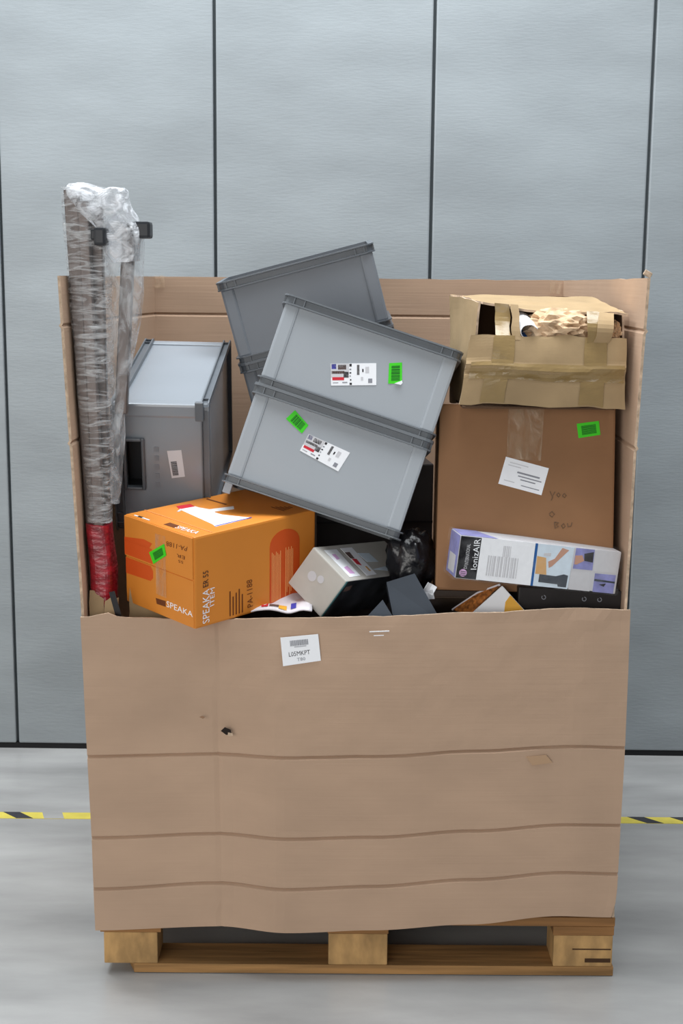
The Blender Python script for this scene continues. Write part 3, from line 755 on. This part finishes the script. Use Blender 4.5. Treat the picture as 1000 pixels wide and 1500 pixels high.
poly(b, Fi, [(-.0080, .0476), (.0755, .0480), (.0731, -.0476), (-.0075, -.0476)], 'pale_blue', .0004, .0003)
poly(b, Fi, [(-.0070, .0200), (.0140, .0180), (.0200, -.0200), (-.0060, -.0200)], 'tan_ink', .0004, .0006)
poly(b, Fi, [(.0480, .0440), (.0640, .0400), (.0300, .0000), (.0230, -.0040), (.0200, .0100), (.0340, .0180)], 'skin_ink', .0004, .0006)
poly(b, Fi, [(.0080, .0280), (.0240, .0300), (.0240, .0220), (.0080, .0220)], 'pale_grey', .0004, .0007)
poly(b, Fi, [(.0040, -.0200), (.0420, -.0210), (.0600, -.0150), (.0700, -.0170), (.0690, -.0440), (.0500, -.0440), (.0480, -.0390), (.0040, -.0380)], 'slate', .0004, .0009)
poly(b, Fi, [(.0796, .0472), (.1228, .0474), (.1240, .0004), (.0785, .0000)], 'lilac', .0004, .0003)
poly(b, Fi, [(.1000, .0360), (.1215, .0420), (.1222, .0180), (.1020, .0200)], 'ink', .0004, .0006)
poly(b, Fi, [(.0800, .0300), (.0960, .0320), (.1020, .0200), (.0860, .0100), (.0800, .0100)], 'skin_ink', .0004, .0006)
poly(b, Fi, [(.1251, .0475), (.1809, .0478), (.1798, -.0007), (.1270, -.0012)], 'pale_grey', .0004, .0003)
poly(b, Fi, [(.0754, -.0055), (.1256, -.0047), (.1251, -.0476), (.0750, -.0476)], 'pale_grey', .0004, .0003)
poly(b, Fi, [(.1312, -.0056), (.1805, -.0050), (.1800, -.0476), (.1317, -.0476)], 'lilac', .0004, .0003)
poly(b, Fi, [(.1320, -.0180), (.1800, -.0200), (.1800, -.0240), (.1320, -.0230)], 'slate', .0004, .0006)
poly(b, Fi, [(.1440, -.0300), (.1600, -.0260), (.1560, -.0340)], 'ink', .0004, .0006)
b.build('photo_print', t)
b = MB(); b.bbox((-.0, 0, dI[2] / 2), (dI[0] + .012, dI[1] + .008, dI[2] + .006), 'film_thin', .004); b.build('clear_wrap', t)

# grey product box with photos, tipped on an edge
dG = (.314, .1152, .1093)
t = carton('product_box', 'pale grey product box with printed photos, tipped on its edge beside the orange carton', (-.0148, .1663, .9149), (.612, .11, .9931), dG, 'grey_card', .003, 'box')
Fg, Fgl, Fgt = face(dG, 'front'), face(dG, 'left'), face(dG, 'top')
b = MB(); poly(b, Fg, [(-.150, .0535), (.155, .0535), (.155, -.0535), (-.150, -.0535)], 'dark_photo', .0004, .0002)
poly(b, Fg, [(-.156, .0535), (-.150, .0535), (-.150, -.0535), (-.156, -.0535)], 'teal_edge', .0005, .0002)
poly(b, Fg, [(-.142, .036), (-.12, .040), (-.115, .025), (-.138, .022)], 'brown_ink', .0004, .0007); b.build('dark_print', t)
b = MB()
for q, m in (([(-.1296, .044), (-.0787, .0433), (-.0850, -.0462), (-.1298, -.0461)], 'white'), ([(-.0602, .0451), (-.0111, .0447), (-.0164, -.048), (-.0596, -.0488)], 'white'),
             ([(-.0106, .0245), (.0358, .0207), (.0403, -.0101), (-.0061, -.006)], 'pale_blue'), ([(-.013, -.0318), (.0641, -.0258), (.0850, -.039), (.0432, -.042)], 'pale_blue')):
    poly(b, Fgt, q, m, .0005, .0002)
for q, m in (([(-.0600, .030), (-.0390, .030), (-.0435, .008), (-.0600, .010)], 'brown_ink'), ([(-.055, .0080), (-.0380, .0060), (-.0420, -.0158), (-.0560, -.0100)], 'red_ink'), ([(-.118, -.016), (-.10, -.012), (-.098, -.038), (-.118, -.036)], 'pink_ink'),
             ([(-.116, .028), (-.102, .028), (-.102, .012), (-.116, .010)], 'pink_ink'), ([(-.034, -.020), (-.026, -.020), (-.026, -.036), (-.034, -.036)], 'tan_ink')):
    poly(b, Fgt, q, m, .0004, .0008)
b.build('photo_print', t)
b = MB()
for (cu, cv, r) in ((-.018, .002, .012), (.004, .012, .009)):
    poly(b, Fgl, [(cu + r * math.cos(k * math.pi / 8), cv + r * math.sin(k * math.pi / 8)) for k in range(16)], 'pale_grey', .0004, .0002)
b.build('round_logo', t)

# slate box leaning by its corner: a shallow box, lid side to the front, one flap hanging open
sq = [Vector(p) for p in ((.0576, .052, .9299), (.1211, .060, .9488), (.1819, .015, .8463), (.0757, .005, .8400))]
so = Vector((.12, .04, .84)); sn = (sq[1] - sq[0]).cross(sq[3] - sq[0]).normalized()
if sn.y > 0: sn = -sn
t = thing('slate_box', 'shallow plain slate grey box leaning corner down, right of the product box', 'box', so)
def prism(P, depth, m):
    b = MB(); Q = [p - sn * depth for p in P]
    b.add([p - so for p in P] + [q - so for q in Q], [(0, 1, 2, 3), (7, 6, 5, 4), (0, 4, 5, 1), (1, 5, 6, 2), (2, 6, 7, 3), (3, 7, 4, 0)], m); return b
b = prism(sq, .045, 'slate'); b.build('body', t)
b = prism([p + Vector((0, -.012, 0)) for p in (Vector((.0478, .022, .899)), Vector((.0692, .006, .8667)), Vector((.0877, .0, .8415)), Vector((-.0011, .0, .8500)))], .006, 'slate'); b.build('open_flap', t)

# black plastic bag behind it
bb = crumple('plastic_bag', 'glossy black plastic bag bunched behind the slate box', (.118, .165, .955), (.056, .06, .075), 'black_film', 21, 'bag', .45)
# white paper tags
for k, (x, z, a, lab) in enumerate(((.152, .9150, .5, 'small white paper tag beside the slate box, upper one'), (.156, .8990, -.2, 'small white paper tag beside the slate box, lower one'))):
    o = thing('paper_tag', lab, 'paper', (x, .062, z - .012), group='white paper tags')
    R3 = Matrix.Rotation(a, 3, 'Y')
    def f(u, v, R3=R3): return R3 @ Vector((-.012 + .024 * u, .006 * math.sin(3 * u), .022 * v)) 
    sheet('paper_sheet', f, lsp(0, 1, 4), lsp(0, 1, 2), .001, 'white', o)

# black filler boxes added to stand in for the shade in the heap's gaps
t = carton('shade_filler_box', 'black carton deep in the heap behind the slate box', (.03, .60, .99), (0, 0, .1), (.30, .24, .30), 'black_box', .004)
b = MB(); poly(b, face((.30, .24, .30), 'front'), [(-.15, .003), (.15, .003), (.15, -.003), (-.15, -.003)], 'black_gloss', .0006, .0002); b.build('tape_seam', t)
t = carton('shade_filler_box', 'low black carton in the dark gap beneath the brown carton', (.345, .34, .70), (0, 0, 0), (.46, .52, .25), 'black_box', .004)
b = MB(); poly(b, face((.46, .52, .25), 'top'), [(-.23, .003), (.23, .003), (.23, -.003), (-.23, -.003)], 'black_gloss', .0006, .0002); b.build('tape_seam', t)
t = carton('shade_filler_box', 'black carton in the dark gap beneath the product box', (-.14, .50, .72), (0, 0, .03), (.44, .50, .25), 'black_box', .004)
b = MB(); poly(b, face((.44, .50, .25), 'top'), [(-.22, .003), (.22, .003), (.22, -.003), (-.22, -.003)], 'black_gloss', .0006, .0002); b.build('tape_seam', t)
# flat black box under the ioniser box
dK = (.235, .16, .050)
t = carton('flat_black_box', 'flat black box with small grey logos, under the long printed box', (.470, .118, .8910), (-.05, .04, .02), dK, 'black_box', .003, 'box')
Fk = face(dK, 'front')
for u in (-.060, .032, .067):
    b = MB()
    for k in range(8):
        a0, a1 = k * math.pi / 4, (k + 1) * math.pi / 4
        if k in (2,): continue
        poly(b, Fk, [(u + .0055 * math.cos(a0), .004 + .0055 * math.sin(a0)), (u + .0055 * math.cos(a1), .004 + .0055 * math.sin(a1)), (u + .0036 * math.cos(a1), .004 + .0036 * math.sin(a1)), (u + .0036 * math.cos(a0), .004 + .0036 * math.sin(a0))], 'grey_ink', .0004, .0002)
    b.build('round_logo', t)
# printed box with a corner up at the front edge
ap = Vector((.3168, .030, .9293)); EP = (-.3053, -.7441, .085); RP = Euler(EP).to_matrix(); dP = (.11, .085, .10)
cP = ap - RP @ Vector((dP[0] / 2, -dP[1] / 2, dP[2] / 2))
t = carton('printed_carton', 'white and yellow box, one corner poking up above the front edge', cP, EP, dP, 'white', .002, 'box')
Fp, Fpl, Fpt = face(dP, 'front'), face(dP, 'left'), face(dP, 'top')
b = MB(); poly(b, Fp, [(.035, .018), (.054, .022), (.054, -.049), (-.010, -.049), (.010, -.004)], 'yellow_print', .0004, .0002); b.build('yellow_print', t)
# leaf-patterned wrapper lying against it
o = thing('leaf_wrapper', 'brown leaf-patterned wrapper with pale edge, left of the white and yellow box corner', 'wrapper', (.27, .07, .85))
wo = Vector((.27, .07, .85)); P4 = [Vector(p) for p in ((.3155, .055, .9262), (.2669, .078, .9005), (.2120, .100, .8550), (.2480, .050, .8550))]
def wrap(u, v):
    p = (P4[2] * (1 - u) + P4[3] * u) * (1 - v) + (P4[1] * (1 - u) + P4[0] * u) * v
    return p - wo + Vector((0, .003 * noise.noise(p * 40), 0))
sheet('wrapper_sheet', wrap, lsp(0, 1, 8), lsp(0, 1, 8), .003, 'leaf_print', o)
b = MB(); b.tube([P4[0] - wo, P4[1] - wo, P4[2] - wo], .0028, 'bag_white', 6); b.build('pale_edge', o)
# printed bag flat under the orange carton
o = thing('printed_bag', 'white printed plastic bag squeezed between orange carton and grey product box', 'bag', (-.185, .06, .868))
def bagf(u, v):
    x = -.075 + .15 * u; y = -.05 + .14 * v
    return Vector((x, y, .004 + .010 * noise.noise(Vector((x * 22, y * 22, 4))) + .022 * v))
sheet('bag_film', bagf, lsp(0, 1, 16), lsp(0, 1, 10), .003, 'bag_white', o, smooth=True)
b = MB()
for u0, u1, v0, v1, m in ((.02, .2, .12, .26, 'yellow_print'), (.24, .34, .08, .3, 'red_ink'), (.36, .5, .10, .22, 'brown_ink'), (.5, .62, .05, .2, 'yellow_print'), (.1, .2, .3, .44, 'brown_ink'), (.68, .76, .1, .3, 'blue_ink')):
    pts = [bagf(u0, v0), bagf(u1, v0), bagf(u1, v1), bagf(u0, v1)]
    b.add([p + Vector((0, -.001, .0028)) for p in pts], [(0, 1, 2, 3)], m)
b.build('colour_print', o)

# ------------------------------------------------------------ rails wrapped in film, leaning in the left corner
rb = thing('wrapped_rails', 'tall bundle of brown grey rails in clear film leaning in the left front corner', 'rails', (-.60, .07, .86))
ro = Vector((-.60, .07, .86))
def rail(top, bot, w, d, m='rail'):
    top, bot = Vector(top), Vector(bot); ax = top - bot; R3 = ax.to_track_quat('Z', 'Y').to_matrix()
    b = MB(); rot = Matrix((Vector((1, 0, 0)), Vector((0, 1, 0)), ax.normalized())).transposed()
    b.bbox((top + bot) / 2 - ro, (w, d, ax.length), m, .003, rot)
    return b.build('rail', rb)
rail((-.640, .085, 1.790), (-.598, .075, .872), .030, .030)
rail((-.610, .060, 1.765), (-.585, .060, .872), .024, .026)
rail((-.588, .095, 1.755), (-.582, .095, .872), .026, .024)
rail((-.520, .115, 1.715), (-.545, .115, 1.30), .028, .024)
for c, d in (((-.571, .050, 1.690), (.026, .05, .038)), ((-.487, .085, 1.706), (.040, .05, .036))):
    b = MB(); b.bbox(Vector(c) - ro, d, 'cap', .006); b.bbox(Vector(c) - ro + Vector((-d[0] * .55, .004, .004)), (d[0] * .5, d[1] * .8, d[2] * .6), 'cap', .004); b.build('end_cap', rb)
def loft(nm, secs, m, seed, amp, n=28, k=30):
    """film bag through sections (z, x left, x right, y centre, y half depth)"""
    zs_ = [s[0] for s in secs][::-1]; col = lambda i: [s[i] for s in secs][::-1]
    b = MB(); vs = []
    for j in range(k + 1):
        z = zs_[0] + (zs_[-1] - zs_[0]) * j / k
        xl, xr, yc, yd = (interp(z, zs_, col(i)) for i in (1, 2, 3, 4))
        for i in range(n):
            a = 2 * math.pi * i / n; ca, sa = math.cos(a), math.sin(a)
            p = Vector(((xl + xr) / 2 + (xr - xl) / 2 * math.copysign(abs(ca) ** .6, ca), yc + yd * math.copysign(abs(sa) ** .6, sa), z))
            q = Vector((p.x * 26, p.y * 26, p.z * 9))
            p += Vector((noise.noise(q + Vector((seed, 0, 0))), noise.noise(q + Vector((0, seed, 0))), .8 * noise.noise(q + Vector((0, 0, seed))))) * amp
            vs.append(p - ro)
    fs = [(j * n + i, j * n + (i + 1) % n, (j + 1) * n + (i + 1) % n, (j + 1) * n + i) for j in range(k) for i in range(n)]
    fs += [tuple(range(n - 1, -1, -1)), tuple(range(k * n, k * n + n))]
    b.add(vs, fs, m); return b.build(nm, rb)
loft('stretch_film', [(1.795, -.660, -.575, .08, .035), (1.60, -.650, -.555, .08, .04), (1.31, -.628, -.560, .08, .04), (1.06, -.618, -.563, .08, .036)], 'film', 3, .007)
loft('clear_bag', [(1.72, -.580, -.492, .11, .03), (1.66, -.585, -.488, .11, .035), (1.50, -.585, -.500, .12, .035), (1.33, -.588, -.535, .12, .03), (1.10, -.585, -.555, .12, .02)], 'film_bag', 9, .010)
loft('film_bunch', [(1.802, -.640, -.545, .085, .02), (1.79, -.655, -.522, .085, .036), (1.75, -.630, -.508, .085, .045), (1.71, -.600, -.492, .09, .042), (1.64, -.545, -.500, .09, .034)], 'film_top', 5, .020)
loft('red_sleeve', [(1.056, -.620, -.566, .078, .040), (.95, -.616, -.558, .078, .040), (.872, -.612, -.560, .078, .038)], 'red_bag', 7, .005)['label'] = 'red plastic sleeve round the foot'
